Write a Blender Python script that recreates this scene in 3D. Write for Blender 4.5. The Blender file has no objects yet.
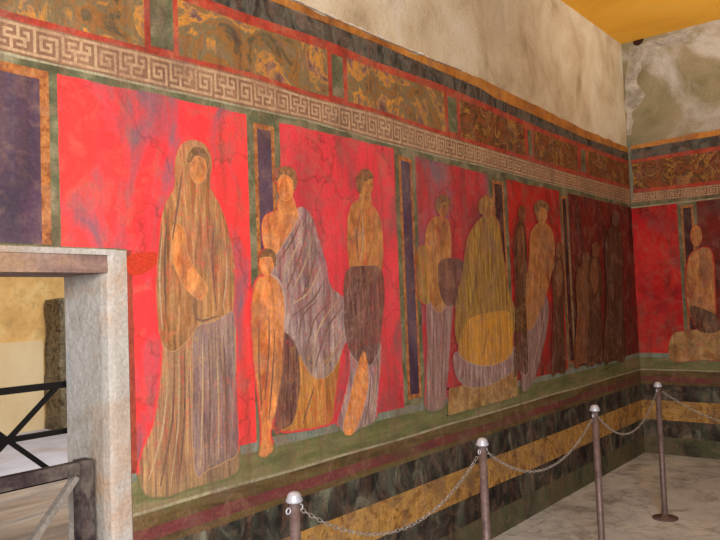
import bpy, bmesh, math, random
from mathutils import Vector, Matrix, noise as mnoise
from mathutils.geometry import delaunay_2d_cdt
random.seed(7)
C = bpy.context.scene.collection
sc = bpy.context.scene

# ---------------------------------------------------------------- camera
YAW, PITCH, ROLL, FPX, CX, LEN = 0.68046, 0.04627, -0.03816, 723.158, 2.46375, 7.47063
CAM = Vector((CX, 0, 1.6))
Fw = Vector((-math.sin(YAW)*math.cos(PITCH), math.cos(YAW)*math.cos(PITCH), math.sin(PITCH)))
R0 = Vector((math.cos(YAW), math.sin(YAW), 0)); U0 = R0.cross(Fw)
Rt = R0*math.cos(ROLL) + U0*math.sin(ROLL); Up = -R0*math.sin(ROLL) + U0*math.cos(ROLL)
cd = bpy.data.cameras.new('camera'); cam = bpy.data.objects.new('camera', cd); C.objects.link(cam)
cd.sensor_width = 36; cd.lens = FPX*36/720; cd.clip_start = .02
m = Matrix((Rt, Up, -Fw)).transposed().to_4x4(); m.translation = CAM
cam.matrix_world = m; sc.camera = cam

# ---------------------------------------------------------------- world, lights, exposure
sc.view_settings.view_transform = 'Standard'; sc.view_settings.look = 'None'
sc.view_settings.gamma = 1; sc.view_settings.exposure = 0.0; sc.view_settings.use_curve_mapping = False
w = bpy.data.worlds.new('world'); sc.world = w; w.use_nodes = True
bg = w.node_tree.nodes['Background']; bg.inputs[0].default_value = (.95, .93, 1.0, 1); bg.inputs[1].default_value = .12

def area(name, loc, target, sx, sy, energy, col):
    l = bpy.data.lights.new(name, 'AREA'); l.shape = 'RECTANGLE'; l.size = sx; l.size_y = sy
    l.energy = energy; l.color = col
    o = bpy.data.objects.new(name, l); C.objects.link(o); o.location = loc
    o.rotation_euler = (Vector(target)-Vector(loc)).to_track_quat('-Z', 'Y').to_euler()
    return o
area('daylight_behind_viewer', (3.5, -1.2, 2.3), (0, 2.4, 2.0), 1.6, 1.6, 315, (1, .97, .93))
area('daylight_adjoining_room', (-3.5, 4.2, 3.6), (-6.5, 5.0, 0), 2.5, 2.5, 170, (1, .98, .95))
wl = area('warm_light_under_ceiling', (2.8, 5.0, 2.7), (1.5, 6.2, 4.2), .8, .8, 17, (1, .93, .8)); wl.data.spread = math.radians(75)

# ---------------------------------------------------------------- pixel (in the photograph's frame) -> point on a wall
def ray(x, y): return Fw + Rt*((x-360)/FPX) + Up*((270-y)/FPX)
def left(x, y):
    d = ray(x, y); t = -CAM.x/d.x; P = CAM + d*t; return (P.y, P.z)
def back(x, y):
    d = ray(x, y); t = (LEN-CAM.y)/d.y; P = CAM + d*t; return (P.x, P.z)
def level(x, y, z):
    d = ray(x, y); t = (z-CAM.z)/d.z; return CAM + d*t

# ---------------------------------------------------------------- materials
def srgb(c):
    return tuple(((v/255)/12.92 if v/255 <= .04045 else ((v/255+.055)/1.055)**2.4) for v in c) + (1,)
MATS = {}
def paint(name, cols, scale=4, stretch=(1, 1, 1), wear=None, wear_amt=.5, wear_scale=3, distort=.4,
          cracks=.0, rough=.75, bump=.15, fine=.22, soft=True, lo=.32, hi=.68, metallic=0, age=0, flake=0):
    """mottled procedural paint: cols are sRGB steps of a noise ramp, wear a second colour in blotches"""
    if name in MATS: return MATS[name]
    mt = bpy.data.materials.new(name); mt.use_nodes = True; n = mt.node_tree.nodes; l = mt.node_tree.links
    b = n['Principled BSDF']; b.inputs['Roughness'].default_value = rough; b.inputs['Metallic'].default_value = metallic
    b.inputs['Specular IOR Level'].default_value = .3
    tc = n.new('ShaderNodeTexCoord')
    mp = n.new('ShaderNodeMapping'); mp.inputs['Scale'].default_value = stretch
    mp.inputs['Location'].default_value = (random.random()*20, random.random()*20, random.random()*20)
    l.new(tc.outputs['Object'], mp.inputs['Vector'])
    def noi(sc_, det, dis, vec):
        x = n.new('ShaderNodeTexNoise'); x.inputs['Scale'].default_value = sc_; x.inputs['Detail'].default_value = det
        x.inputs['Roughness'].default_value = .62; x.inputs['Distortion'].default_value = dis; l.new(vec, x.inputs['Vector']); return x
    n1 = noi(scale, 7, distort, mp.outputs[0])
    r = n.new('ShaderNodeValToRGB'); el = r.color_ramp.elements
    k = len(cols)
    if k == 1: cols = [cols[0], cols[0]]; k = 2
    el[0].position = lo; el[0].color = srgb(cols[0]); el[1].position = hi; el[1].color = srgb(cols[-1])
    for i in range(1, k-1):
        e = el.new(lo+(hi-lo)*i/(k-1)); e.color = srgb(cols[i])
    if not soft: r.color_ramp.interpolation = 'EASE'
    l.new(n1.outputs['Fac'], r.inputs[0]); out = r.outputs['Color']
    def mix(fac, a, c, mode='MIX'):
        x = n.new('ShaderNodeMix'); x.data_type = 'RGBA'; x.blend_type = mode
        if isinstance(fac, float): x.inputs[0].default_value = fac
        else: l.new(fac, x.inputs[0])
        l.new(a, x.inputs[6])
        if isinstance(c, tuple): x.inputs[7].default_value = c
        else: l.new(c, x.inputs[7])
        return x.outputs[2]
    def rng(v, a, b_, c, d):
        x = n.new('ShaderNodeMapRange'); l.new(v, x.inputs[0])
        for i, q in enumerate((a, b_, c, d)): x.inputs[i+1].default_value = q
        return x.outputs[0]
    if wear:
        n2 = noi(wear_scale, 6, .6, mp.outputs[0])
        out = mix(rng(n2.outputs['Fac'], .5, .68, 0, wear_amt), out, srgb(wear))
    if cracks:
        v = n.new('ShaderNodeTexVoronoi'); v.feature = 'DISTANCE_TO_EDGE'; v.inputs['Scale'].default_value = 2.6
        wn = noi(3, 4, 0, tc.outputs['Object'])
        wv = n.new('ShaderNodeMix'); wv.data_type = 'VECTOR'; wv.inputs[0].default_value = .35
        l.new(tc.outputs['Object'], wv.inputs[4]); l.new(wn.outputs['Color'], wv.inputs[5]); l.new(wv.outputs[1], v.inputs['Vector'])
        out = mix(rng(v.outputs[0], 0, .02, cracks, 0), out, srgb((60, 35, 35)))
    if age:                                  # grime and vertical weathering shared by all the painted coat
        ms = n.new('ShaderNodeMapping'); ms.inputs['Scale'].default_value = (9, 9, .9); l.new(tc.outputs['Object'], ms.inputs['Vector'])
        a1 = noi(1.6, 7, .5, ms.outputs[0]); out = mix(rng(a1.outputs['Fac'], .48, .74, 0, age), out, srgb((96, 62, 48)))
        a2 = noi(9, 8, .8, tc.outputs['Object']); out = mix(rng(a2.outputs['Fac'], .5, .74, 0, age), out, srgb((150, 112, 92)))
        a3 = noi(3.2, 6, .4, tc.outputs['Object']); out = mix(rng(a3.outputs['Fac'], .52, .72, 0, age*.8), out, srgb((108, 92, 84)))
    n3 = noi(70, 4, 0, tc.outputs['Object'])
    g = n.new('ShaderNodeCombineColor'); f = rng(n3.outputs['Fac'], .3, .7, 1-fine, 1+fine)
    for i in range(3): l.new(f, g.inputs[i])
    out = mix(1.0, out, g.outputs[0], 'MULTIPLY')
    if flake:
        f3 = noi(5, 6, 1.2, mp.outputs[0]); g3 = n.new('ShaderNodeCombineColor'); v3 = rng(f3.outputs['Fac'], .34, .66, .66, 1.28)
        for i in range(3): l.new(v3, g3.inputs[i])
        out = mix(1.0, out, g3.outputs[0], 'MULTIPLY')
    if flake:                                # brushed patches: paint thins to the ground colour towards the rim and in worn spots
        f1 = noi(38, 8, .3, tc.outputs['Object']); f2 = noi(7, 7, .5, mp.outputs[0])
        at = n.new('ShaderNodeAttribute'); at.attribute_name = 'cover'
        ag = n.new('ShaderNodeAttribute'); ag.attribute_name = 'ground'
        ad = n.new('ShaderNodeMath'); ad.operation = 'MULTIPLY_ADD'; l.new(at.outputs['Fac'], ad.inputs[0]); ad.inputs[1].default_value = -.85; l.new(f1.outputs['Fac'], ad.inputs[2])
        m1 = n.new('ShaderNodeMath'); m1.operation = 'MAXIMUM'
        l.new(rng(ad.outputs[0], -.2, .35, 0, 1), m1.inputs[0]); l.new(rng(f2.outputs['Fac'], .5, .74, 0, flake), m1.inputs[1])
        m2 = n.new('ShaderNodeMath'); m2.operation = 'MAXIMUM'; l.new(m1.outputs[0], m2.inputs[0]); l.new(rng(f1.outputs['Fac'], .54, .68, 0, flake), m2.inputs[1])
        out = mix(m2.outputs[0], out, ag.outputs['Color'])
    l.new(out, b.inputs['Base Color'])
    if bump:
        bp = n.new('ShaderNodeBump'); bp.inputs['Strength'].default_value = bump; bp.inputs['Distance'].default_value = .01
        n4 = noi(30, 8, 0, tc.outputs['Object']); l.new(n4.outputs['Fac'], bp.inputs['Height']); l.new(bp.outputs[0], b.inputs['Normal'])
    mt['mid'] = list(cols[len(cols)//2]); MATS[name] = mt; return mt

# ---------------------------------------------------------------- mesh helpers
def link(name, me, mat, parent=None):
    o = bpy.data.objects.new(name, me); C.objects.link(o)
    for mm in (mat if isinstance(mat, list) else [mat]):
        if mm: me.materials.append(mm)
    if parent: o.parent = parent
    return o
def tag(o, label=None, cat=None, group=None, kind=None):
    if label: o['label'] = label
    if cat: o['category'] = cat
    if group: o['group'] = group
    if kind: o['kind'] = kind
    return o
def empty(name, loc=(0, 0, 0), label=None, cat=None, group=None):
    o = bpy.data.objects.new(name, None); C.objects.link(o); o.location = loc; o.empty_display_size = .1
    return tag(o, label, cat, group)
def finish(name, bm, mat, parent=None, smooth=False, matrix=None):
    bmesh.ops.recalc_face_normals(bm, faces=bm.faces)
    if smooth:
        for f in bm.faces: f.smooth = True
    me = bpy.data.meshes.new(name); bm.to_mesh(me); bm.free()
    if matrix: me.transform(matrix)
    return link(name, me, mat, parent)
def add_box(bm, x0, x1, y0, y1, z0, z1):
    vs = [bm.verts.new(v) for v in ((x0,y0,z0),(x1,y0,z0),(x1,y1,z0),(x0,y1,z0),(x0,y0,z1),(x1,y0,z1),(x1,y1,z1),(x0,y1,z1))]
    for f in ((3,2,1,0),(4,5,6,7),(0,1,5,4),(1,2,6,5),(2,3,7,6),(3,0,4,7)): bm.faces.new([vs[i] for i in f])
def add_beam(bm, a, b, w, h, up=(0, 0, 1)):
    a = Vector(a); b = Vector(b); d = (b-a).normalized(); s = d.cross(Vector(up)).normalized(); u = s.cross(d)
    q = []
    for P in (a, b):
        for i, j in ((-1,-1),(1,-1),(1,1),(-1,1)): q.append(bm.verts.new(P + s*w/2*i + u*h/2*j))
    for f in ((3,2,1,0),(4,5,6,7),(0,1,5,4),(1,2,6,5),(2,3,7,6),(3,0,4,7)): bm.faces.new([q[i] for i in f])
def add_lathe(bm, prof, seg=24, loc=(0,0,0)):
    rings = []
    for r, z in prof:
        if r < 1e-5: rings.append([bm.verts.new((loc[0], loc[1], loc[2]+z))]); continue
        rings.append([bm.verts.new((loc[0]+r*math.cos(2*math.pi*i/seg), loc[1]+r*math.sin(2*math.pi*i/seg), loc[2]+z)) for i in range(seg)])
    for A, B in zip(rings, rings[1:]):
        for i in range(seg):
            j = (i+1) % seg
            if len(A) == 1 and len(B) == 1: continue
            if len(A) == 1: bm.faces.new((A[0], B[i], B[j]))
            elif len(B) == 1: bm.faces.new((A[i], A[j], B[0]))
            else: bm.faces.new((A[i], A[j], B[j], B[i]))
def add_torus(bm, M, R, r, lx=0, seg=12, sub=6):
    """link of a chain: a torus stretched by lx along its own X axis"""
    rings = []
    for i in range(seg):
        a = 2*math.pi*i/seg; c = Vector((R*math.cos(a) + (lx if math.cos(a) > 0.01 else -lx if math.cos(a) < -.01 else 0), R*math.sin(a), 0))
        d = Vector((math.cos(a), math.sin(a), 0))
        rings.append([bm.verts.new(M @ (c + d*r*math.cos(2*math.pi*k/sub) + Vector((0, 0, r*math.sin(2*math.pi*k/sub))))) for k in range(sub)])
    for i in range(seg):
        A, B = rings[i], rings[(i+1) % seg]
        for k in range(sub): bm.faces.new((A[k], A[(k+1) % sub], B[(k+1) % sub], B[k]))

T = .012                                    # thickness of the painted plaster coat
def W(side, u, z, o):                       # wall coordinate -> world; o = height off the wall
    return (o, u, z) if side == 'L' else (u, LEN-o, z)
def flat(name, side, polys, off, mat, parent, mats=None):
    """one painted patch: list of polygons in wall coordinates [(u,z)...]"""
    bm = bmesh.new()
    for k, p in enumerate(polys):
        f = bm.faces.new([bm.verts.new(W(side, u, z, off)) for u, z in p])
        if mats: f.material_index = mats[k]
    want = Vector((1, 0, 0)) if side == 'L' else Vector((0, -1, 0))
    for f in bm.faces:
        f.normal_update()
        if f.normal.dot(want) < 0: f.normal_flip()
    me = bpy.data.meshes.new(name); bm.to_mesh(me); bm.free()
    return link(name, me, mat, parent)
PATCHES = []
def inside(p, u, z):
    c = False
    for i in range(len(p)):
        (a, b), (d, f) = p[i-1], p[i]
        if (b > z) != (f > z) and u < (d-a)*(z-b)/(f-b)+a: c = not c
    return c
def ground_at(side, u, z):
    for sd, p, col in reversed(PATCHES):
        if sd == side and inside(p, u, z): return col
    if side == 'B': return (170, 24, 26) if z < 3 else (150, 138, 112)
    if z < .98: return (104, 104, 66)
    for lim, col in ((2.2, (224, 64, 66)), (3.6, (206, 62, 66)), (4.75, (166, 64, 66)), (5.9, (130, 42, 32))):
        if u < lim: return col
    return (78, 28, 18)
def feather(name, side, p, off, mat, parent, wd=.016):
    """a brushed patch: rim vertices carry cover 0, the inside cover 1"""
    ar = sum(p[i-1][0]*p[i][1]-p[i][0]*p[i-1][1] for i in range(len(p))); sg = 1 if ar > 0 else -1
    if side == 'B': pass
    n = len(p); nn = []
    for i in range(n):
        a, c = p[i-2], p[(i+2) % n]; dx, dz = c[0]-a[0], c[1]-a[1]; L = math.hypot(dx, dz) or 1
        nn.append((dz/L*sg, -dx/L*sg))
    bm = bmesh.new(); lay_ = bm.verts.layers.float.new('cover'); gl = bm.verts.layers.float_color.new('ground')
    O = [bm.verts.new(W(side, p[i][0]+nn[i][0]*wd*.2, p[i][1]+nn[i][1]*wd*.2, off)) for i in range(n)]
    I = [bm.verts.new(W(side, p[i][0]-nn[i][0]*wd*.9, p[i][1]-nn[i][1]*wd*.9, off)) for i in range(n)]
    for i in range(n):
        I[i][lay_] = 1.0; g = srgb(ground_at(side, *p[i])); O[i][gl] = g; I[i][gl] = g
    PATCHES.append((side, p, tuple(mat['mid'])))
    for i in range(n): j = (i+1) % n; bm.faces.new((O[i], O[j], I[j], I[i]))
    q_ = [(v_.co.y, v_.co.z) if side == 'L' else (v_.co.x, v_.co.z) for v_ in I]
    vo, eo, fo, vi, _e, _f = delaunay_2d_cdt([Vector(a) for a in q_], [(i, (i+1) % n) for i in range(n)], [], 1, 1e-6)
    nv = []
    for a, src in zip(vo, vi):
        if src and src[0] < n: nv.append(I[src[0]])
        else:
            x_ = bm.verts.new(W(side, a.x, a.y, off)); x_[lay_] = 1.0; x_[gl] = I[0][gl]; nv.append(x_)
    for t_ in fo:
        try: bm.faces.new([nv[i] for i in t_])
        except ValueError: pass
    want = Vector((1, 0, 0)) if side == 'L' else Vector((0, -1, 0))
    for f in bm.faces:
        f.normal_update()
        if f.normal.dot(want) < 0: f.normal_flip()
    me = bpy.data.meshes.new(name); bm.to_mesh(me); bm.free()
    return link(name, me, mat, parent)
def jag(p, amt, step=.03, seed=0):
    """break the outline's edges into short pieces that waver a little, as brushed paint does"""
    out = []; n = len(p)
    for i in range(n):
        a = p[i]; b = p[(i+1) % n]; L = math.dist(a, b); k = max(1, int(L/step))
        for j in range(k):
            t = j/k; u = a[0]+(b[0]-a[0])*t; z = a[1]+(b[1]-a[1])*t
            v = mnoise.noise_vector(Vector((u*9+seed, z*9, seed*1.7)))
            out.append((u+v.x*amt, z+v.y*amt))
    return out
def smooth(p, k=5):
    n = len(p); out = []
    for i in range(n):
        a, b, c, d = p[i-1], p[i], p[(i+1) % n], p[(i+2) % n]
        for j in range(k):
            t = j/k
            out.append(tuple(.5*(2*b[q]+(c[q]-a[q])*t+(2*a[q]-5*b[q]+4*c[q]-d[q])*t*t+(3*b[q]-a[q]-3*c[q]+d[q])*t**3) for q in (0, 1)))
    return out
def lerpline(pts):
    pts = sorted(pts)
    def f(u):
        if u <= pts[0][0]: return pts[0][1]
        for (a, za), (b, zb) in zip(pts, pts[1:]):
            if u <= b: return za+(zb-za)*(u-a)/(b-a)
        return pts[-1][1]
    return f
def strip(name, side, lo, hi, u0, u1, off, mat, parent, n=60, wav=0, seed=0, kind=None):
    A = []; B = []
    for i in range(n+1):
        u = u0+(u1-u0)*i/n
        A.append((u, lo(u)+wav*mnoise.noise(Vector((u*7, seed, 0))))); B.append((u, hi(u)+wav*mnoise.noise(Vector((u*7, seed+9, 0)))))
    polys = [[A[i], A[i+1], B[i+1], B[i]] for i in range(n)]
    return flat(name, side, polys, off, mat, parent)

# ---------------------------------------------------------------- the setting
plaster = paint('upper_plaster', [(170, 150, 122), (204, 186, 156), (218, 204, 178), (224, 214, 194)], 2.2, (1, 1, .8), (176, 154, 124), .45, 3.5, cracks=0.0, bump=.5, fine=.1)
plaster_b = paint('upper_plaster_stained', [(104, 96, 66), (132, 122, 92), (152, 138, 112), (186, 178, 168)], 1.5, (1, 1, 1), (205, 200, 198), .7, 1.2, bump=.6, fine=.16)
yellow_ceil = paint('ochre_ceiling', [(218, 156, 44), (234, 170, 54), (238, 178, 68)], 1.2, bump=.1, fine=.05)
grey_plaster = paint('grey_door_plaster', [(150, 138, 124), (172, 164, 156), (186, 180, 174), (176, 176, 182)], 2.6, (1, 1, 1), (178, 140, 108), .7, 3.3, bump=.8, fine=.16)
floor_m = paint('worn_stone_floor', [(152, 158, 164), (194, 200, 206), (212, 218, 222), (226, 230, 232)], 2.0, (1, 1, 1), (104, 98, 92), .6, 4, cracks=.35, bump=.6, fine=.16)
pale_floor = paint('pale_floor', [(176, 172, 178), (196, 192, 200), (206, 204, 212)], 1.5, (1, 1, 1), (170, 140, 112), .5, .8, bump=.2, fine=.06)
ochre_wall = paint('ochre_wall', [(206, 158, 92), (232, 186, 116), (238, 206, 146)], 2, (1, 1, 1), (190, 150, 96), .6, 9, bump=.2, fine=.08)
painted_wall_light = paint('painted_wall_light', [(228, 198, 148), (238, 214, 170)], 2, bump=.2, fine=.08)  # cream tone stands in for light on the lower ochre wall
brown_lintel = paint('brown_lintel_face', [(112, 88, 80), (142, 114, 104), (158, 126, 96)], 3, (1, .8, 3), (150, 144, 140), .5, 5, bump=.4)

def struct(name, bm, mat, parent=None, smooth_=False):
    o = finish(name, bm, mat, parent, smooth_)
    if not parent: o['kind'] = 'structure'
    return o
JY, SZ, WT = 1.535, 1.765, .31               # jamb, soffit, wall thickness at the doorway
bm = bmesh.new()
for b in ((-WT, 0, JY, LEN+.3, 0, SZ), (-WT, 0, -1.6, .55, 0, SZ), (-WT, 0, -1.6, LEN+.3, SZ, 4.75)): add_box(bm, *b)
struct('wall_left', bm, plaster)
bm = bmesh.new(); add_box(bm, 0, 5.2, LEN, LEN+.3, 0, 4.6); struct('wall_back', bm, plaster_b)
bm = bmesh.new(); add_box(bm, 0, 5.2, -1.6, LEN, -.12, 0); struct('floor', bm, floor_m)
bm = bmesh.new()
v = [bm.verts.new(q) for q in ((0, LEN, 4.17), (5.2, LEN, 4.17), (5.2, 1.0, 4.17), (0, 1.0, 4.17), (0, LEN, 4.3), (5.2, LEN, 4.3), (5.2, 1.0, 4.3), (0, 1.0, 4.3))]
for f in ((0,1,2,3),(7,6,5,4),(0,4,5,1),(1,5,6,2),(2,6,7,3),(3,7,4,0)): bm.faces.new([v[i] for i in f])
struct('ceiling', bm, yellow_ceil)
bm = bmesh.new(); add_box(bm, -7.9, -7.6, 1.0, 9, 0, 3.2); struct('wall_adjoining', bm, ochre_wall)
bm = bmesh.new(); add_box(bm, -7.6, -WT, 1.0, 9, -.12, 0); struct('floor_adjoining', bm, pale_floor)
bm = bmesh.new(); add_box(bm, -4.6, -WT, 1.0, 9, 0, .012); struct('floor_passage', bm, paint('brown_passage_floor', [(132, 112, 96), (166, 142, 122), (186, 168, 150)], 1.2, (3, .6, 1), (120, 116, 116), .7, 1.5, fine=.1))
bm = bmesh.new(); add_box(bm, -WT, 0, .3, 1.8, -.12, 0); struct('floor_threshold', bm, pale_floor)
bm = bmesh.new(); add_box(bm, -7.598, -7.56, 3.4, 5.16, 0, 1.25); struct('wall_light_slab', bm, painted_wall_light)  # added slab: the wall's brighter lower part, light put in as colour

# doorway surround: rounded plaster reveal, strip on the face, brown lintel face
bm = bmesh.new()
prof = [(-WT-.004, JY+.03), (-WT-.004, JY-.012), (-.03, JY-.024), (.004, JY-.018), (.013, JY-.010), (.016, JY+.004), (.016, 1.597), (0, 1.60), (-.02, 1.60)]
zs = [0, .3, .6, .9, 1.2, 1.5, SZ-.012, 1.838]
vr = []
for z in zs:
    vr.append([bm.verts.new((x+.003*mnoise.noise(Vector((z*4, x*9, 1))) if x > -WT else x, y+.006*mnoise.noise(Vector((z*5, x*7, 3))), z)) for x, y in prof])
for A, B in zip(vr, vr[1:]):
    for i in range(len(prof)-1): bm.faces.new((A[i], A[i+1], B[i+1], B[i]))
d1 = struct('door_1', bm, grey_plaster, None, False)
tag(d1, None, None)
bm = bmesh.new(); add_box(bm, -.06, .016, .40, JY+.02, 1.819, 1.84); struct('lintel_strip', bm, grey_plaster, d1)
bm = bmesh.new(); add_box(bm, -WT, .008, .40, JY+.005, 1.752, 1.819); struct('lintel', bm, brown_lintel, d1)

# broken pale edge of the upper plaster along the top of the fresco
def ragged():
    bm = bmesh.new(); f = lerpline([left(*q) for q in [(300, 5), (333, 20), (387, 43), (440, 64), (480, 79), (493, 86)]])
    lo_, hi_ = [], []
    for i in range(141):
        u = 2.2+2.0*i/140; h = (.008+.05*abs(mnoise.noise(Vector((u*12, 0, 4)))))*min(1, (4.2-u)*2+.05)
        z = f(u)+.004; x = .018+.006*mnoise.noise(Vector((u*20, 5, 0)))
        lo_.append([bm.verts.new(q) for q in ((0, u, z), (x, u, z), (x*.8, u, z+h*.7), (0, u, z+h))])
    for A, B_ in zip(lo_, lo_[1:]):
        for j in range(3): bm.faces.new((A[j], B_[j], B_[j+1], A[j+1]))
    return struct('trim_3', bm, paint('broken_plaster_edge', [(206, 194, 178), (230, 220, 208)], 20))
ragged()

# hole in the back wall under the ceiling
hu, hz = back(638.5, 41.5)
o = flat('wall_hole', 'B', [jag(smooth([(hu-.05, hz), (hu-.02, hz+.035), (hu+.03, hz+.05), (hu+.05, hz+.01), (hu+.015, hz-.04), (hu-.03, hz-.035)]), .012, .02)], .004,
         paint('dark_hole', [(40, 16, 12), (62, 22, 16)], 20), None)
tag(o, kind='structure'); o.name = 'trim_2'

# ---------------------------------------------------------------- fresco paints
RED = (236, 44, 40)
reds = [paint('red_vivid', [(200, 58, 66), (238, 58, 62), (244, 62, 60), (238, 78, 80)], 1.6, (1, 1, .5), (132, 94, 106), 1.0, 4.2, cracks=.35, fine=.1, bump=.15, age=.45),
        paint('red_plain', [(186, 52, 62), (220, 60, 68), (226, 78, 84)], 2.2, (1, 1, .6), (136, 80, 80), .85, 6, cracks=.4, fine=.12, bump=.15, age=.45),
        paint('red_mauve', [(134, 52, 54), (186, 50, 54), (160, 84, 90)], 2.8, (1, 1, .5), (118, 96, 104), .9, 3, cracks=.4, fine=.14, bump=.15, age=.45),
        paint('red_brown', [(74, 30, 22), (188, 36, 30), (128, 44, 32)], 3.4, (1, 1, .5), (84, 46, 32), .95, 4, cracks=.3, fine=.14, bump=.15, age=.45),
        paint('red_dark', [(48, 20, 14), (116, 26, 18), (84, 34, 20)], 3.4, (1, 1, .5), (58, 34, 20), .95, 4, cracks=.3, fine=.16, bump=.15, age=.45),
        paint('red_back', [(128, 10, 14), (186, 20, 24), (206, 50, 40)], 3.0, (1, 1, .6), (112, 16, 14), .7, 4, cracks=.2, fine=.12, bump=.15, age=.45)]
green = paint('green_border', [(70, 72, 50), (100, 100, 72), (130, 120, 90)], 8, wear=(150, 140, 112), wear_amt=.5, wear_scale=8, age=.5)
orange = paint('ochre_ornament', [(110, 60, 34), (172, 104, 54), (190, 132, 76)], 30, wear=(110, 60, 36), wear_amt=.6, wear_scale=25, age=.5)
purple = paint('purple_panel', [(58, 40, 56), (82, 58, 76), (96, 76, 90)], 5, (1, 1, .5), (60, 56, 66), .5, 4, age=.5)
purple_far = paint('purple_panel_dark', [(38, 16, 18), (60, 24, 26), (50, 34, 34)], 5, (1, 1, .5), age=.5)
meander_bg = paint('meander_ground', [(122, 88, 66), (142, 104, 80), (158, 120, 92)], 5, wear=(110, 84, 60), wear_amt=.5, age=.5)
meander_fg = paint('meander_line', [(168, 134, 102), (190, 156, 122), (172, 138, 106)], 12, wear=(150, 108, 80), wear_amt=.7, wear_scale=6, age=.5)
redline = paint('red_line', [(134, 50, 34), (176, 62, 46), (184, 92, 62)], 8, wear=(150, 84, 60), wear_amt=.6, age=.5)
frieze_a = paint('swirled_frieze', [(84, 58, 48), (92, 82, 58), (146, 98, 48), (120, 104, 74), (196, 132, 54), (128, 96, 84), (96, 56, 46), (160, 134, 106)], 4.5, (1, 1, 1), (110, 98, 70), .6, 8, distort=1.5, lo=.28, hi=.74, soft=False, fine=.16, age=.5)
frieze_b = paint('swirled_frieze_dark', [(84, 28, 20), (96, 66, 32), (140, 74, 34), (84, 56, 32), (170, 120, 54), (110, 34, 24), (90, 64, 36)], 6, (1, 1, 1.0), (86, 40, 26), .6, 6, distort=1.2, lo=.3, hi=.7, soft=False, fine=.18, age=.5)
cornice_dark = paint('dark_marbled_cornice', [(26, 24, 22), (50, 48, 44), (96, 92, 84), (54, 42, 34)], 9, (1, 1, .5), (110, 104, 88), .5, 5, distort=1.2, age=.5)
ochre_band = paint('ochre_cornice', [(148, 88, 36), (192, 124, 50), (202, 142, 70)], 5, wear=(120, 72, 40), wear_amt=.6, age=.5)
ledge_m = paint('green_ledge', [(78, 84, 50), (112, 112, 70), (140, 134, 96)], 4, (1, .35, 2.5), (134, 110, 82), .6, 4, fine=.18, age=.5)
olive = paint('olive_band', [(62, 50, 28), (98, 78, 44), (112, 96, 60)], 5, (1, .35, 2.5), (80, 82, 48), .6, 5, fine=.22, age=.5)
plum = paint('plum_band', [(92, 50, 46), (114, 52, 54), (104, 72, 56)], 5, (1, .4, 2), (92, 76, 50), 1.0, 3, fine=.22, age=.5)
black_m = paint('black_marbled_band', [(14, 13, 13), (32, 31, 28), (64, 62, 52), (118, 120, 102)], 7, (1, 1, .5), (112, 116, 100), .6, 3, distort=1.0, fine=.25, age=.5)
yellow_m = paint('yellow_marbled_band', [(100, 68, 38), (170, 124, 58), (196, 152, 84), (136, 98, 58)], 9, (1, 1, 1), (120, 92, 66), .9, 4, distort=1.5, fine=.2, age=.5)
skirt_m = paint('stained_skirting', [(50, 52, 40), (86, 90, 66), (104, 88, 66)], 5, (1, 1, .6), (130, 120, 98), .4, 3, fine=.25, age=.5)
pale_line = paint('pale_line', [(150, 142, 116), (172, 162, 130)], 14, wear=(110, 104, 78), wear_amt=.7, age=.5)
teal = paint('grey_green_line', [(110, 118, 106), (140, 146, 130)], 12, wear=(120, 100, 84), wear_amt=.6, age=.5)
coat = paint('plaster_coat', [(110, 96, 70), (150, 132, 104)], 10)

# ---------------------------------------------------------------- the frescoes
LW = empty('fresco', (0, 0, 0), 'long faded red fresco with robed figures on the wall pierced by the doorway', 'fresco')
BW = empty('fresco', (0, LEN, 0), 'dim red fresco on the short end wall beyond the corner', 'fresco')
for q in (LW, BW): q.matrix_world = Matrix.Translation((0, 0, 0))
L0, L1 = -.6, LEN-T
B0, B1 = T, 4.6
def px(side, pts): return lerpline([(left if side == 'L' else back)(*q) for q in pts])
ct = px('L', [(333, 20), (387, 43), (440, 64), (480, 79), (493, 86), (543, 110), (583, 130), (627, 148)])
od = px('L', [(307, 17), (373, 43), (440, 72), (480, 89), (493, 98), (543, 120), (583, 138), (627, 153)])
dr = px('L', [(240, 13), (330, 43), (373, 62), (440, 85), (480, 102), (543, 130), (583, 145), (627, 161)])
rf = px('L', [(240, 23), (330, 52), (373, 69), (440, 92), (480, 108), (543, 135), (583, 149), (627, 165)])
fr = px('L', [(23, 17), (143, 48), (253, 74), (307, 92), (373, 109), (440, 131), (480, 143), (527, 157), (570, 170), (627, 186)])
mt = px('L', [(23, 24), (143, 53), (253, 79), (307, 97), (373, 113), (440, 135), (480, 147), (527, 161), (570, 174), (627, 189)])
mb = px('L', [(23, 57), (143, 84), (260, 110), (307, 120), (373, 139), (440, 156), (480, 165), (537, 180), (570, 188), (627, 203)])
rt = px('L', [(57, 75), (150, 94), (245, 115), (278, 123), (393, 149), (415, 157), (520, 183), (560, 192), (627, 207)])
cst = lambda z: (lambda u: z)
PB = .985                                   # foot of the red panels
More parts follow.
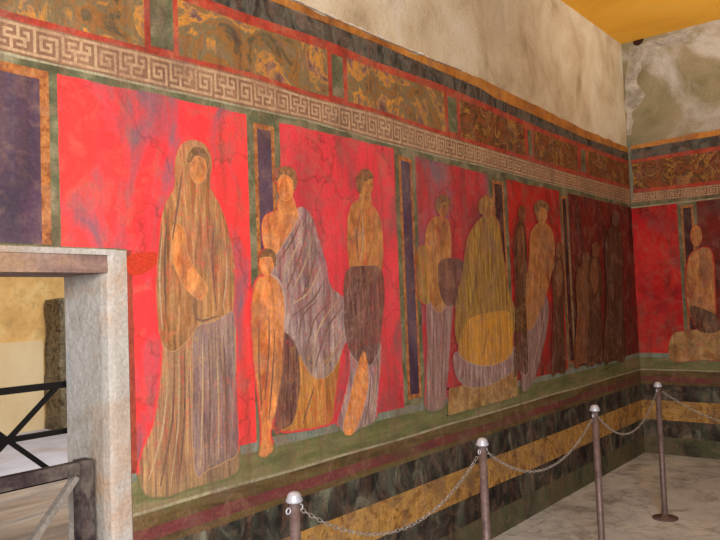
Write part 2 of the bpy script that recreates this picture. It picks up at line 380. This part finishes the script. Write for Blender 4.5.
# plaster coat slab (gives the painted surface its real thickness)
bm = bmesh.new()
n = 120
fr_pts = []
for i in range(n+1):
    u = L0+(L1-L0)*i/n; t_ = ct(u)+.012*mnoise.noise(Vector((u*14, 2, 0)))
    fr_pts.append([bm.verts.new(W('L', u, z, o_)) for z, o_ in ((1.84, 0.0), (1.84, T), (t_-.006, T), (t_, .0))])
for A, B_ in zip(fr_pts, fr_pts[1:]):
    for j in range(3): bm.faces.new((A[j], B_[j], B_[j+1], A[j+1]))
add_box(bm, 0, T, 1.6, L1, 0, 1.84)
add_box(bm, 0, T, L0, .40, 0, 1.84)
finish('plaster_coat', bm, coat, LW)
bm = bmesh.new()
add_box(bm, T, B1, LEN-T, LEN, 0, back(660, 141)[1]); finish('plaster_coat', bm, coat, BW)
e = T+.0008
strip('cornice_strip', 'L', od, ct, L0, L1, e, ochre_band, LW, 140, .012, 1)
strip('dark_cornice_band', 'L', dr, od, L0, L1, e, cornice_dark, LW, 120, 0, 2)
strip('red_line', 'L', rf, dr, L0, L1, e, redline, LW, 80)
strip('red_line', 'L', mt, fr, L0, L1, e, redline, LW, 80)
strip('meander_band', 'L', mb, mt, L0, L1, e, meander_bg, LW, 80)
strip('green_border', 'L', lambda u: rt(u)-.03, mb, L0, L1, e, green, LW, 80, 0, 1)
strip('pale_line', 'L', lambda u: mb(u)-.012, lambda u: mb(u)-.002, L0, L1, e+.0006, pale_line, LW, 80, .004, 5)
# the frieze: fields between green dividers
def uL(x, y): return left(x, y)[0]
divs = [(uL(143, 50), uL(149, 50), uL(172, 55), uL(177, 55)), (uL(327, 100), uL(331, 100), uL(342, 95), uL(346, 95)), (uL(444, 130), uL(447, 130), uL(456, 130), uL(459, 130)),
        (uL(524, 155), uL(527, 155), uL(531, 155), uL(533, 155)), (uL(577, 170), uL(580, 170), uL(585, 170), uL(587, 170))]
us = [L0] + [q for d in divs for q in (d[0], d[3])] + [L1]
for k in range(0, len(us), 2):
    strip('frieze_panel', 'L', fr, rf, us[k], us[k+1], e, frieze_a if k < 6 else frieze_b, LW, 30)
for d in divs:
    strip('frieze_divider', 'L', fr, rf, d[0], d[3], e, redline, LW, 4)
    strip('divider_field', 'L', lambda u: fr(u)+.012, lambda u: rf(u)-.012, d[1], d[2], e+.0008, green, LW, 4)
# Greek key
KEY = ["####################",
       "#........#.....#....",
       "#.######.#.###.#.##.",
       "#.#....#.#.#...#..#.",
       "#.#.##.#.#.########.",
       "#.#..#.#.#...#...#..",
       "#.####.#.###.#.###..",
       "#......#.....#......",
       "########.###########"]
def meander(side, lo, hi, u0, u1, parent, cell):
    polys = []
    ncell = int((u1-u0)/cell)
    for r in range(9):
        c = 0
        while c < ncell:
            if KEY[r][c % 20] == '#':
                s = c
                while c < ncell and KEY[r][c % 20] == '#' and c-s < 12: c += 1
                ua, ub = u0+s*cell, u0+c*cell+.0004
                def zz(u, t): return lo(u)+(hi(u)-lo(u))*(.06+.88*t)
                polys.append([(ua, zz(ua, 1-(r+1)/9)), (ub, zz(ub, 1-(r+1)/9)), (ub, zz(ub, 1-r/9)), (ua, zz(ua, 1-r/9))])
            else: c += 1
    # keep vertical strokes thin: shave every polygon a little
    flat('meander_key', side, polys, e+.0008, meander_fg, parent)
meander('L', mb, mt, .3, L1-.02, LW, .0118)
# red panels
def panel(side, u0, u1, z0, mat, parent, seed=0, extra=None, top=rt):
    n = 24
    p = [(u0+(u1-u0)*i/n, top(u0+(u1-u0)*i/n)) for i in range(n+1)]
    p = p + ([(u1, z0), (u0, z0)] if not extra else extra)
    return flat('red_panel', side, [jag(p, .006, .05, seed)], e+.0003, mat, parent)
P = [(left(22, 100)[0]-.30, left(56.5, 120)[0]), (left(245.5, 150)[0], left(278, 150)[0]), (left(394, 200)[0], left(415, 200)[0]),
     (left(490, 250)[0], left(508, 250)[0]), (left(560.5, 250)[0], left(569, 250)[0])]
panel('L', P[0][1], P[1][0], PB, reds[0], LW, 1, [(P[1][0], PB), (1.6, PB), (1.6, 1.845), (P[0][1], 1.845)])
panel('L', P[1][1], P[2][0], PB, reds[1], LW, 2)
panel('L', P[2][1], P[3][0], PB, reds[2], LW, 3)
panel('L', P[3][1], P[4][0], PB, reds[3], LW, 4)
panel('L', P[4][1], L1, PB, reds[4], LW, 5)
def pilaster(side, u0, u1, z0, dark, parent, top=rt):
    w_ = u1-u0; tp = lambda u: top(u)
    bm_ = [(u0, u1, 0, green), (u0+w_*.19, u1-w_*.17, .03, orange), (u0+w_*.30, u1-w_*.28, .055, purple_far if dark else purple)]
    root = None
    for k, (a, b, dz, mm) in enumerate(bm_):
        o = flat('pilaster' if k == 0 else ('pilaster_ornament' if k == 1 else 'pilaster_field'), side,
                 [[(a, z0+dz), (b, z0+dz), (b, tp(b)-dz), (a, tp(a)-dz)]], e+.0004+.0006*k, mm, parent if k == 0 else root)
        if k == 0: root = o
# the one over the doorway is wide: purple field running out of view
u_a, u_b, u_c, u_d = L0, left(38.5, 150)[0], left(48, 150)[0], left(56.5, 150)[0]
r0 = flat('pilaster', 'L', [[(u_a, 1.845), (u_d, 1.845), (u_d, rt(u_d)), (u_a, rt(u_a))]], e+.0004, green, LW)
flat('pilaster_ornament', 'L', [[(u_a, 1.85), (u_c, 1.85), (u_c, rt(u_c)-.0), (u_a, rt(u_a)-.0)]], e+.0007, orange, r0)
flat('pilaster_field', 'L', [[(u_a, 1.85), (u_b, 1.85), (u_b, rt(u_b)-.035), (u_a, rt(u_a)-.035)]], e+.0014, purple, r0)
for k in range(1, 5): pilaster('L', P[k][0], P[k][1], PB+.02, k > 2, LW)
# the plain left side of the doorway (out of view) and dado
def dado(side, u0, u1, parent):
    rows = [('foot_line', .955, PB+.012, teal), ('ledge_band', .905, .955, ledge_m), ('ledge_band', .835, .905, ledge_m), ('pale_line', .822, .835, pale_line),
            ('olive_band', .765, .822, olive), ('plum_band', .715, .765, plum), ('olive_band', .685, .715, olive),
            ('black_band', .527, .685, black_m), ('yellow_band', .335, .527, yellow_m), ('black_band', .17, .335, black_m), ('skirting_band', .0, .17, skirt_m)]
    for k, (nm, a, b, mm) in enumerate(rows):
        fa = (lambda u, a=a, k=k: a+.005*mnoise.noise(Vector((u*2.2, a*9, 0))) if a > 0 else 0)
        fb = (lambda u, b=b: b+.005*mnoise.noise(Vector((u*2.2, b*9, 0))))
        strip(nm, side, fa, fb, u0, u1, e+(.0007 if k == 0 else 0), mm, parent, 60)
dado('L', 1.6, L1, LW)
strip('red_panel', 'L', cst(0), cst(1.84), L0, .40, e, reds[0], LW, 2)
# edge of the red paint beside the jamb: a darker red stain
flat('red_line', 'L', [[(1.6, PB), (1.625, PB), (1.622, 1.84), (1.6, 1.84)]], e+.0008, paint('dull_red_edge', [(130, 50, 40), (170, 76, 56)], 9), LW)
stain = [left(*q) for q in ((125, 257), (150, 252), (158, 258), (150, 268), (138, 275), (126, 274))]
flat('paint_stain', 'L', [jag(smooth(stain), .006)], e+.0012, paint('orange_red_stain', [(176, 60, 26), (200, 56, 36)], 9), LW)

# ---------------- end wall
bct = px('B', [(630.6, 146.4), (697, 133.2)]); bod = px('B', [(630, 150), (697, 139)]); bdr = px('B', [(628, 161), (697, 149.5)]); brf = px('B', [(628, 164), (697, 154)])
bfr = px('B', [(630, 190), (697, 183)]); bmt = px('B', [(632, 193.6), (697, 186.7)]); bmb = px('B', [(631, 203), (698, 196.7)]); brt = px('B', [(635, 208), (698, 201)])
strip('cornice_strip', 'B', bod, bct, B0, B1, e, ochre_band, BW, 60, .008, 1)
strip('dark_cornice_band', 'B', bdr, bod, B0, B1, e, cornice_dark, BW, 40)
strip('red_line', 'B', brf, bdr, B0, B1, e, redline, BW, 40)
strip('frieze_panel', 'B', bfr, brf, B0, 1.2, e, frieze_b, BW, 30)
strip('frieze_panel', 'B', bfr, brf, 1.26, B1, e, frieze_b, BW, 30)
strip('frieze_divider', 'B', bfr, brf, 1.2, 1.26, e, green, BW, 4)
strip('red_line', 'B', bmt, bfr, B0, B1, e, redline, BW, 40)
strip('meander_band', 'B', bmb, bmt, B0, B1, e, meander_bg, BW, 40)
meander('B', bmb, bmt, .03, B1, BW, .0118)
strip('green_border', 'B', lambda u: brt(u)-.03, bmb, B0, B1, e, green, BW, 30)
strip('pale_line', 'B', lambda u: brt(u)-.002, lambda u: brt(u)+.012, B0, B1, e+.0006, pale_line, BW, 40)
flat('corner_stain', 'B', [jag([(T, 2.52), (.035, 2.56), (.05, 2.8), (.03, 3.0), (.045, 3.15), (T, 3.2)], .006)], e+.0015, paint('grey_corner_scar', [(110, 110, 88), (134, 130, 112)], 9), BW)
p = jag([(.0, 3.2), (.05, 3.2), (.09, 3.45), (.22, 3.6), (.12, 3.75), (.2, 3.95), (.4, 4.02), (.75, 4.05), (.72, 4.14), (.1, 4.12), (.02, 3.8)], .03, .02, 3)
o = feather('trim_4', 'B', p, .0015, paint('pale_scar', [(150, 140, 126), (176, 166, 156), (140, 130, 108)], 7, flake=.5), None, .01); o['kind'] = 'structure'
bu = lambda x, y: back(x, y)[0]
q0, q1 = bu(680.5, 260), bu(700, 260)
panel('B', B0, q0, PB, reds[5], BW, 6, top=brt)
pilaster('B', q0, q1, PB+.02, True, BW, brt)
panel('B', q1, 2.4, PB, reds[4], BW, 7, top=brt)
pilaster('B', 2.4, 2.56, PB+.02, True, BW, brt)
panel('B', 2.56, B1, PB, reds[5], BW, 8, top=brt)
dado('B', B0, B1, BW)

# ---------------------------------------------------------------- generic robed figures, as patches of paint
def robe(name, a, b, c, str_=(9, 9, .9), sc_=4): return paint(name, [a, b, c, b], sc_, str_, wear=a, wear_amt=.4, wear_scale=3, distort=.3, fine=.16, lo=.3, hi=.7, age=.7, flake=.5)
tan_r = robe('tan_robe', (120, 78, 48), (164, 112, 66), (186, 140, 92))
tan_low = robe('striped_tan_robe', (122, 94, 84), (156, 122, 92), (186, 146, 100), (14, 14, .5))
grey_r = robe('grey_mauve_robe', (112, 84, 84), (140, 108, 106), (160, 134, 124))
mauve_r = robe('pale_mauve_robe', (112, 86, 92), (146, 116, 118), (178, 154, 144), (7, 7, 1.2))
ochre_r = robe('ochre_robe', (148, 96, 44), (184, 118, 52), (196, 142, 74))
orange_s = robe('orange_skin', (176, 92, 48), (212, 124, 64), (224, 148, 86), (3, 3, 1.5))
brown_r = robe('purple_brown_robe', (74, 44, 42), (102, 64, 58), (118, 84, 74))
olive_r = robe('olive_gold_robe', (112, 78, 34), (150, 110, 44), (170, 136, 66))
gold_r = robe('gold_cloth', (176, 112, 28), (200, 134, 40), (206, 150, 62))
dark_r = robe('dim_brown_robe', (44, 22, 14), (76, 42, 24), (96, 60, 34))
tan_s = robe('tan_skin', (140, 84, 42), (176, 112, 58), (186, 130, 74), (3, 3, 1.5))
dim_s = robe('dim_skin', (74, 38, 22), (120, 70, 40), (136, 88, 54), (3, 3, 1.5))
hair_m = robe('brown_hair', (96, 62, 42), (116, 80, 54), (140, 102, 64), (6, 6, 6))
ped_m = robe('tan_pedestal', (134, 96, 52), (166, 126, 74), (178, 144, 96), (2, 2, 2))
fold_d = paint('fold_shadow_line', [(104, 74, 62), (132, 98, 80)], 12, age=.4)
fold_l = paint('fold_light_line', [(176, 142, 110), (190, 160, 126)], 12, age=.4)
LAY = [e+.0022]
def lay():
    LAY[0] += .0001; return LAY[0]
def figure(side, label, parts, folds=None, parent=None):
    """parts: (name, material, pixel outline); the first one is the figure's main garment, the others its sub-parts"""
    f = left if side == 'L' else back; root = None
    for k, (nm, mm, pts) in enumerate(parts):
        p = jag(smooth([f(*q) for q in pts]), .004, .02, k)
        o = feather('painted_figure' if k == 0 else nm, side, p, lay(), mm, (LW if side == 'L' else BW) if k == 0 else root, .006 if k or nm == 'pedestal' else .018)
        if k == 0: root = o; o['label'] = label
    if folds:
        for nm, mm, lines in folds:
            for ln in lines:
                polys = []
                q = [f(*a) for a in ln]
                # open smoothing
                s = []
                ext = [q[0]] + q + [q[-1]]
                for i in range(1, len(ext)-2):
                    a, b, c, d = ext[i-1], ext[i], ext[i+1], ext[i+2]
                    for j in range(6):
                        t = j/6; s.append(tuple(.5*(2*b[z]+(c[z]-a[z])*t+(2*a[z]-5*b[z]+4*c[z]-d[z])*t*t+(3*b[z]-a[z]-3*c[z]+d[z])*t**3) for z in (0, 1)))
                s.append(q[-1]); N = len(s)
                for i in range(N-1):
                    w0 = .004*math.sin(math.pi*(i+.25)/(N+.5))+.0008; w1 = .004*math.sin(math.pi*(i+1.25)/(N+.5))+.0008
                    dx, dz = s[i+1][0]-s[i][0], s[i+1][1]-s[i][1]; L = math.hypot(dx, dz) or 1; nx, nz = -dz/L, dx/L
                    polys.append([(s[i][0]-nx*w0, s[i][1]-nz*w0), (s[i+1][0]-nx*w1, s[i+1][1]-nz*w1), (s[i+1][0]+nx*w1, s[i+1][1]+nz*w1), (s[i][0]+nx*w0, s[i][1]+nz*w0)])
                flat(nm, side, polys, lay(), mm, root)
def oval(cx, cy, rx, ry, n=10, tilt=0): return [(cx+rx*math.cos(2*math.pi*i/n)+tilt*math.sin(2*math.pi*i/n), cy+ry*math.sin(2*math.pi*i/n)) for i in range(n)]

figure('L', 'large veiled standing figure in a long tan and grey robe beside the doorway', [
    ('robe', tan_low, [(166, 300), (190, 292), (222, 296), (234, 330), (233, 400), (236, 440), (238, 468), (222, 480), (200, 486), (180, 492), (160, 498), (142, 494), (135, 476), (139, 450), (150, 424), (157, 380), (160, 340)]),
    ('cloak', tan_r, [(172, 165), (178, 146), (190, 140), (204, 146), (210, 162), (208, 186), (218, 206), (228, 236), (233, 270), (232, 306), (222, 330), (204, 318), (188, 338), (170, 352), (158, 340), (154, 296), (156, 240), (162, 206), (172, 186)]),
    ('skirt_panel', grey_r, [(192, 330), (212, 322), (232, 312), (233, 350), (235, 400), (236, 450), (222, 462), (206, 470), (194, 476), (190, 440), (190, 380)]),
    ('face', orange_s, oval(196, 169, 9, 15)),
    ('hair', hair_m, [(184, 160), (190, 148), (202, 149), (208, 160), (205, 170), (202, 160), (194, 157), (188, 164)]),
    ('arm', orange_s, [(170, 226), (182, 230), (186, 256), (196, 274), (206, 288), (200, 300), (190, 296), (178, 280), (170, 258)]),
], [('fold_line', fold_d, [[(172, 360), (170, 420), (158, 486)], [(182, 350), (182, 420), (176, 484)], [(206, 340), (208, 400), (206, 464)], [(221, 336), (224, 400), (224, 460)], [(166, 210), (162, 260), (164, 320)], [(212, 220), (210, 260), (214, 310)], [(190, 300), (196, 320), (216, 316)], [(180, 170), (176, 200), (170, 240)]]),
    ('fold_light', fold_l, [[(166, 370), (160, 430), (146, 480)], [(176, 350), (176, 420), (168, 486)], [(200, 340), (200, 400), (198, 468)], [(214, 340), (216, 400), (216, 460)], [(160, 230), (157, 280), (160, 330)], [(224, 250), (224, 280), (220, 310)]])])

figure('L', 'wide draped figure in a pale mauve cloak over an ochre under-robe', [
    ('robe', ochre_r, [(282, 345), (320, 340), (338, 350), (334, 390), (330, 420), (318, 427), (290, 432), (276, 428), (272, 400), (274, 365)]),
    ('dark_robe', brown_r, [(270, 330), (292, 340), (298, 380), (292, 420), (280, 430), (272, 428), (272, 380)]),
    ('cloak', mauve_r, [(296, 208), (308, 214), (316, 236), (324, 262), (328, 286), (342, 300), (346, 330), (338, 356), (326, 376), (312, 378), (300, 362), (290, 340), (274, 322), (268, 290), (270, 256), (284, 232)]),
    ('shoulder', orange_s, [(262, 216), (276, 210), (292, 208), (296, 218), (284, 240), (270, 258), (262, 250), (259, 232)]),
    ('neck', orange_s, [(277, 196), (290, 196), (293, 212), (276, 213)]),
    ('face', orange_s, oval(283, 186, 9, 15)),
    ('hair', hair_m, [(272, 184), (273, 172), (282, 166), (292, 169), (295, 182), (291, 192), (289, 180), (280, 175), (275, 182)]),
], [('fold_line', fold_d, [[(300, 216), (290, 240), (276, 262)], [(306, 224), (296, 260), (284, 290)], [(314, 250), (306, 280), (294, 310)], [(322, 280), (310, 300), (290, 316)], [(340, 306), (324, 330), (312, 368)], [(330, 300), (312, 320), (304, 352)], [(316, 300), (300, 316), (296, 340)], [(312, 386), (306, 404), (300, 424)]]),
    ('fold_light', fold_l, [[(303, 222), (292, 252), (280, 276)], [(318, 266), (306, 292), (290, 304)], [(336, 300), (318, 324), (308, 356)], [(344, 326), (332, 350), (322, 370)], [(310, 236), (302, 264), (290, 290)]])])

figure('L', 'small orange figure standing in front of the mauve draped one', [
    ('body', orange_s, [(253, 280), (262, 274), (274, 278), (281, 292), (283, 312), (282, 340), (280, 372), (274, 410), (268, 432), (272, 446), (266, 456), (256, 456), (258, 438), (256, 410), (251, 370), (248, 330), (248, 300)]),
    ('face', orange_s, oval(264, 264, 8, 12)),
    ('hair', hair_m, [(255, 262), (257, 252), (264, 248), (272, 252), (274, 262), (271, 268), (268, 258), (259, 258)]),
], [('fold_line', fold_d, [[(266, 310), (266, 350), (262, 400)], [(272, 330), (270, 370), (266, 420)], [(256, 320), (256, 360), (259, 410)]])])

figure('L', 'standing figure with bare tan back and dark purple-brown skirt', [
    ('skirt', mauve_r, [(348, 330), (372, 326), (379, 350), (376, 390), (373, 420), (360, 428), (346, 434), (334, 424), (340, 400), (346, 370)]),
    ('torso', tan_s, [(348, 206), (358, 200), (368, 204), (376, 214), (380, 234), (380, 262), (376, 280), (362, 284), (350, 278), (345, 256), (344, 226)]),
    ('wrap', brown_r, [(344, 270), (360, 266), (378, 268), (382, 292), (380, 320), (376, 350), (366, 366), (352, 360), (343, 340), (340, 300)]),
    ('trailing_hem', orange_s, [(356, 360), (362, 352), (366, 380), (360, 412), (350, 434), (340, 430), (346, 400)]),
    ('neck', tan_s, [(358, 190), (367, 192), (368, 206), (356, 206)]),
    ('face', tan_s, oval(364, 184, 7, 12)),
    ('hair', hair_m, [(354, 190), (353, 178), (359, 170), (367, 170), (371, 178), (366, 180), (361, 184), (358, 194)]),
], [('fold_line', fold_d, [[(352, 276), (350, 310), (356, 350)], [(366, 276), (366, 310), (366, 356)], [(358, 210), (354, 236), (356, 262)], [(368, 372), (366, 400), (362, 424)]]),
    ('fold_light', fold_l, [[(359, 210), (360, 236), (358, 262)], [(374, 360), (372, 390), (368, 418)]])])

figure('L', 'slim figure with orange torso and grey lower robe past the second pilaster', [
    ('robe', grey_r, [(424, 298), (440, 296), (450, 300), (448, 340), (445, 380), (442, 406), (430, 412), (422, 404), (424, 350)]),
    ('cloth_bundle', olive_r, [(414, 250), (424, 246), (432, 262), (430, 298), (420, 304), (413, 290)]),
    ('torso', tan_s, [(426, 222), (436, 216), (446, 222), (449, 246), (447, 276), (443, 306), (434, 312), (426, 296), (423, 260), (422, 236)]),
    ('wrap', brown_r, [(436, 262), (450, 258), (462, 264), (466, 284), (458, 302), (444, 306), (436, 290)]),
    ('face', tan_s, oval(440, 207, 6, 10)),
    ('hair', hair_m, [(433, 210), (433, 200), (440, 194), (447, 199), (448, 206), (441, 203), (437, 210)]),
], [('fold_line', fold_d, [[(432, 310), (430, 350), (430, 400)], [(441, 310), (440, 350), (438, 396)]])])

figure('L', 'broad figure in an olive-gold robe on a tan pedestal', [
    ('pedestal', ped_m, [(446, 390), (447, 388), (480, 380), (512, 371), (514, 372), (515, 394), (513, 397), (480, 406), (447, 415), (445, 413)]),
    ('hem', mauve_r, [(452, 352), (480, 356), (510, 346), (512, 368), (494, 382), (470, 388), (454, 378)]),
    ('robe', olive_r, [(474, 222), (486, 214), (496, 222), (500, 250), (506, 290), (512, 310), (508, 340), (480, 350), (456, 346), (452, 310), (460, 270), (464, 240)]),
    ('gold_cloth', gold_r, [(464, 322), (480, 314), (506, 312), (510, 336), (508, 356), (488, 366), (466, 362), (455, 350)]),
    ('face', tan_s, oval(484, 209, 6, 11)),
    ('hair', olive_r, [(476, 212), (476, 202), (483, 196), (490, 200), (491, 208), (484, 206), (480, 214)]),
], [('fold_line', fold_d, [[(478, 230), (474, 270), (468, 310)], [(490, 230), (490, 266), (494, 300)], [(484, 330), (482, 345), (478, 360)]])])

figure('L', 'figure with bare tan body and grey-mauve wrap beside the third pilaster', [
    ('robe', grey_r, [(522, 320), (534, 310), (544, 296), (546, 320), (540, 350), (530, 384), (520, 392), (518, 370)]),
    ('torso', tan_s, [(528, 232), (540, 222), (550, 232), (552, 256), (546, 286), (538, 312), (528, 330), (520, 322), (522, 290), (526, 260)]),
    ('face', tan_s, oval(539, 214, 6, 11)),
    ('hair', hair_m, [(532, 214), (532, 204), (539, 200), (546, 205), (546, 212), (539, 208), (536, 214)]),
], [('fold_line', fold_d, [[(532, 326), (528, 354), (524, 384)]]), ('fold_light', fold_l, [[(544, 302), (536, 340), (528, 378)]])])

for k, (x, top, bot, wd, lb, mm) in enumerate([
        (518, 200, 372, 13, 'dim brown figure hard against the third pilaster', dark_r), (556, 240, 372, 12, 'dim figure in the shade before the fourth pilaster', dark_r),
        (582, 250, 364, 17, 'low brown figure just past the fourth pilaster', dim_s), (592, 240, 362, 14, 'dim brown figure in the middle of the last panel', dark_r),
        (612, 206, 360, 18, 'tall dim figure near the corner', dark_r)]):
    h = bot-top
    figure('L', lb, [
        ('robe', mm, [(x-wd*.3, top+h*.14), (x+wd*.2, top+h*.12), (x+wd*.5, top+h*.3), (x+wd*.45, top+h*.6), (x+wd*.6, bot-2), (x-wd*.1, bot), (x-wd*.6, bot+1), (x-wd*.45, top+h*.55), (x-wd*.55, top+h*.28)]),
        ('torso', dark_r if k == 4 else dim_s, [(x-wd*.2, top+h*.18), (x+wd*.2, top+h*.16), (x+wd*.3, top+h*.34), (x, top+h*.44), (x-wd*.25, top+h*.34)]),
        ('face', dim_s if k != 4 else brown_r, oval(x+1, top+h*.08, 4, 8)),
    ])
figure('B', 'pale seated figure on a tan block at the edge of the end wall', [
    ('body', tan_s, [(688, 262), (696, 250), (712, 250), (716, 290), (714, 322), (692, 318), (686, 290)]),
    ('pedestal', ped_m, [(672, 336), (690, 330), (722, 330), (722, 358), (700, 360), (672, 360)]),
    ('wrap', dark_r, [(690, 306), (708, 310), (722, 318), (718, 332), (698, 330)]),
    ('face', tan_s, oval(697, 236, 6, 11)),
])

# ---------------------------------------------------------------- rubble pier beyond the doorway
rub = paint('rubble_masonry', [(62, 54, 38), (110, 96, 72), (142, 126, 100), (96, 84, 60)], 9, (1, 1, 1), (60, 56, 40), .6, 14, distort=1, bump=1.0, fine=.35, lo=.35, hi=.65)
bm = bmesh.new()
py0, py1 = 5.17, 5.7
nz, ny = 26, 10
def rough(v, a): q = mnoise.noise_vector(v*3.1); return v+q*a
grid = {}
loop = [(-7.1, py0+(py1-py0)*i/ny) for i in range(ny+1)] + [(-7.55, py1-(py1-py0)*i/ny) for i in range(ny+1)]
rings = []
for k in range(nz+1):
    z = 1.84*k/nz
    rings.append([bm.verts.new(rough(Vector((x, y, z)), .05 if k else .02) if k else Vector((x, y, 0))) for x, y in loop])
for A, B_ in zip(rings, rings[1:]):
    for i in range(len(loop)): j = (i+1) % len(loop); bm.faces.new((A[i], A[j], B_[j], B_[i]))
bm.faces.new(rings[-1]); bm.faces.new(rings[0][::-1])
o = finish('rubble_pier', bm, rub, None); tag(o, 'rough brown rubble stone pier against the yellow wall seen through the doorway', 'stone pier')

# ---------------------------------------------------------------- black railing at the far side of the doorway
iron = paint('black_iron', [(8, 5, 5), (16, 10, 10)], 10, rough=.5, bump=.1)
worn = paint('worn_brown_bar', [(40, 30, 32), (66, 52, 54), (88, 78, 72)], 10, (1, 1, 1), (120, 110, 100), .6, 9, rough=.6, bump=.4)
worn_l = paint('pale_worn_edge', [(120, 110, 104), (150, 142, 134)], 14, (1, 1, 1), (80, 70, 64), .6, 14, rough=.6)
X = -.345
rl = empty('iron_railing', (X, 1.05, 0), 'thin black crossed-bar railing behind the doorway in front of yellow wall', 'railing')
def part(name, parent, mat, *beams, origin=None):
    bm = bmesh.new()
    for a, b, w_, h_ in beams: add_beam(bm, a, b, w_, h_, (0, 0, 1) if abs((Vector(b)-Vector(a)).normalized().z) < .9 else (1, 0, 0))
    o = finish(name, bm, mat, parent)
    o.matrix_parent_inverse = Matrix.Translation(parent.location).inverted() if parent else Matrix()
    return o
y1_, y0_ = 1.500, .56
for z in (1.318, 1.131, .948, .12): part('rail', rl, iron, ((X, y0_, z+.0), (X, y1_+.095, z), .022, .026 if z > 1.3 else .02))
part('post', rl, iron, ((X, y1_+.095, 0), (X, y1_+.095, 1.33), .02, .02))
part('post', rl, iron, ((X, y0_+.0, 0), (X, y0_, 1.33), .02, .02))
part('brace', rl, iron, ((X, y1_, 1.312), (X, 1.30, 1.131), .014, .018))
part('brace', rl, iron, ((X, 1.10, 1.312), (X, 1.30, 1.131), .014, .018))
part('brace', rl, iron, ((X, 1.30, 1.131), (X, y1_, .955), .014, .018))
part('brace', rl, iron, ((X, 1.30, 1.131), (X, 1.10, .955), .014, .018))

# nearer gate of square bars
X2 = -.08
gt = empty('barrier_gate', (X2, 1.0, 0), 'worn brown square-bar barrier gate standing in the doorway beside the jamb', 'gate')
part('top_bar', gt, worn, ((X2, .6, 1.03), (X2, 1.43, 1.031), .04, .046))
part('gate_post', gt, worn, ((X2, 1.455, 0), (X2, 1.455, 1.058), .05, .058))
part('gate_post', gt, worn, ((X2, .60, 0), (X2, .60, 1.058), .05, .058))
part('brace', gt, worn_l, ((X2, 1.425, 1.0), (X2, 1.0, .52), .03, .022))
part('brace', gt, worn_l, ((X2, .63, 1.0), (X2, 1.0, .52), .03, .022))
part('bottom_bar', gt, worn, ((X2, .6, .12), (X2, 1.43, .12), .04, .04))

# ---------------------------------------------------------------- stanchions and chains
shaft_m = paint('rusty_mauve_pole', [(86, 70, 66), (116, 98, 94), (134, 118, 114)], 12, (1, 1, .5), (92, 56, 40), .5, 12, rough=.5, metallic=.3, bump=.2)
cap_m = paint('zinc_cap', [(176, 178, 188), (206, 208, 218)], 20, rough=.35, metallic=.35, bump=.05, fine=.06)
chain_m = paint('dull_steel_chain', [(130, 120, 112), (172, 164, 156)], 30, rough=.45, metallic=.4, bump=0)
H = .96
tops = [(294, 492), (482, 438), (594.5, 405), (657.5, 382)]
labels = ['rusty post with grey cap nearest the viewer, cut off by the bottom of the photo',
          'rusty mauve post with domed grey cap, second from the nearest end of the chain row',
          'rusty post with domed grey cap, third in the row, before the yellow painted band',
          'darker brown post standing farthest away near the room corner']
pos = []
def chain_end(i, s): return Vector((pos[i].x, pos[i].y+s*.032, H-.066))
def build_post(loc, label):
    root = empty('barrier_post', loc, label, 'post', 'chain barrier posts')
    bm = bmesh.new(); add_lathe(bm, [(0, .008), (.019, .008), (.0195, .02), (.019, H-.03), (0, H-.03)], 20); finish('pole', bm, shaft_m, root, True)
    bm = bmesh.new(); add_lathe(bm, [(.0, H-.036), (.022, H-.036), (.029, H-.032), (.030, H-.025), (.026, H-.02), (.0245, H-.012), (.019, H-.003), (.011, H+.001), (0, H+.003)], 20); finish('cap', bm, cap_m, root, True)
    bm = bmesh.new(); add_lathe(bm, [(0, 0), (.085, 0), (.088, .004), (.085, .009), (.03, .012), (.024, .03), (0, .03)], 24); finish('base_plate', bm, shaft_m, root, True)
    for s in (-1, 1):
        bm = bmesh.new(); add_torus(bm, Matrix.Translation((0, s*.030, H-.058)) @ Matrix.Rotation(math.pi/2, 4, 'Y'), .010, .0028)
        finish('hook_ring', bm, cap_m, root, True)
    return root
protop = None
def copy_tree(o, parent=None):
    c = o.copy(); C.objects.link(c); c.parent = parent
    for ch in list(o.children): copy_tree(ch, c)
    return c
for k, t_ in enumerate(tops):
    q = level(*t_, H); loc = Vector((q.x, q.y, 0)); pos.append(loc)
    if protop is None: protop = build_post(loc, labels[k])
    else:
        c = copy_tree(protop); c.location = loc; c['label'] = labels[k]
def hang(a, b, sag, label):
    """chain of alternating links along a parabola that hangs between two hook rings"""
    bm = bmesh.new(); N = 400; pts = [a.lerp(b, i/N)-Vector((0, 0, sag*4*(i/N)*(1-i/N))) for i in range(N+1)]
    pitch = .021; d = 0; last = pts[0]; k = 0; acc = 0
    for i in range(1, N+1):
        acc += (pts[i]-pts[i-1]).length
        if acc >= pitch:
            dirv = (pts[i]-pts[i-1]).normalized(); up = Vector((0, 0, 1)); s = dirv.cross(up).normalized(); u = s.cross(dirv)
            y_, z_ = (s, u) if k % 2 else (u, s)
            M = Matrix((dirv, y_, z_)).transposed().to_4x4(); M.translation = pts[i]-dirv*(acc*.5)
            add_torus(bm, M, .0062, .0021, .006, 10, 5); acc = 0; k += 1
    o = finish('chain', bm, chain_m, None, True)
    return tag(o, label, 'chain', 'barrier chains')
hang(chain_end(0, 1), chain_end(1, -1), .20, 'chain hanging between the nearest post and the second post')
hang(chain_end(1, 1), chain_end(2, -1), .185, 'chain drooping in front of the yellow band between the second and third posts')
hang(chain_end(2, 1), chain_end(3, -1), .19, 'chain with clear deep curve between the third post and the farthest post')
# the row turns at the last post and runs across the room
hang(Vector((pos[3].x+.03, pos[3].y, H-.066)), Vector((pos[3].x+1.25, pos[3].y+.05, H-.066)), .22, 'chain leading right from the farthest post, mostly outside the photo')
c = copy_tree(protop); c.location = (pos[3].x+1.28, pos[3].y+.05, 0); c['label'] = 'post outside the photo on the right holding the last chain'
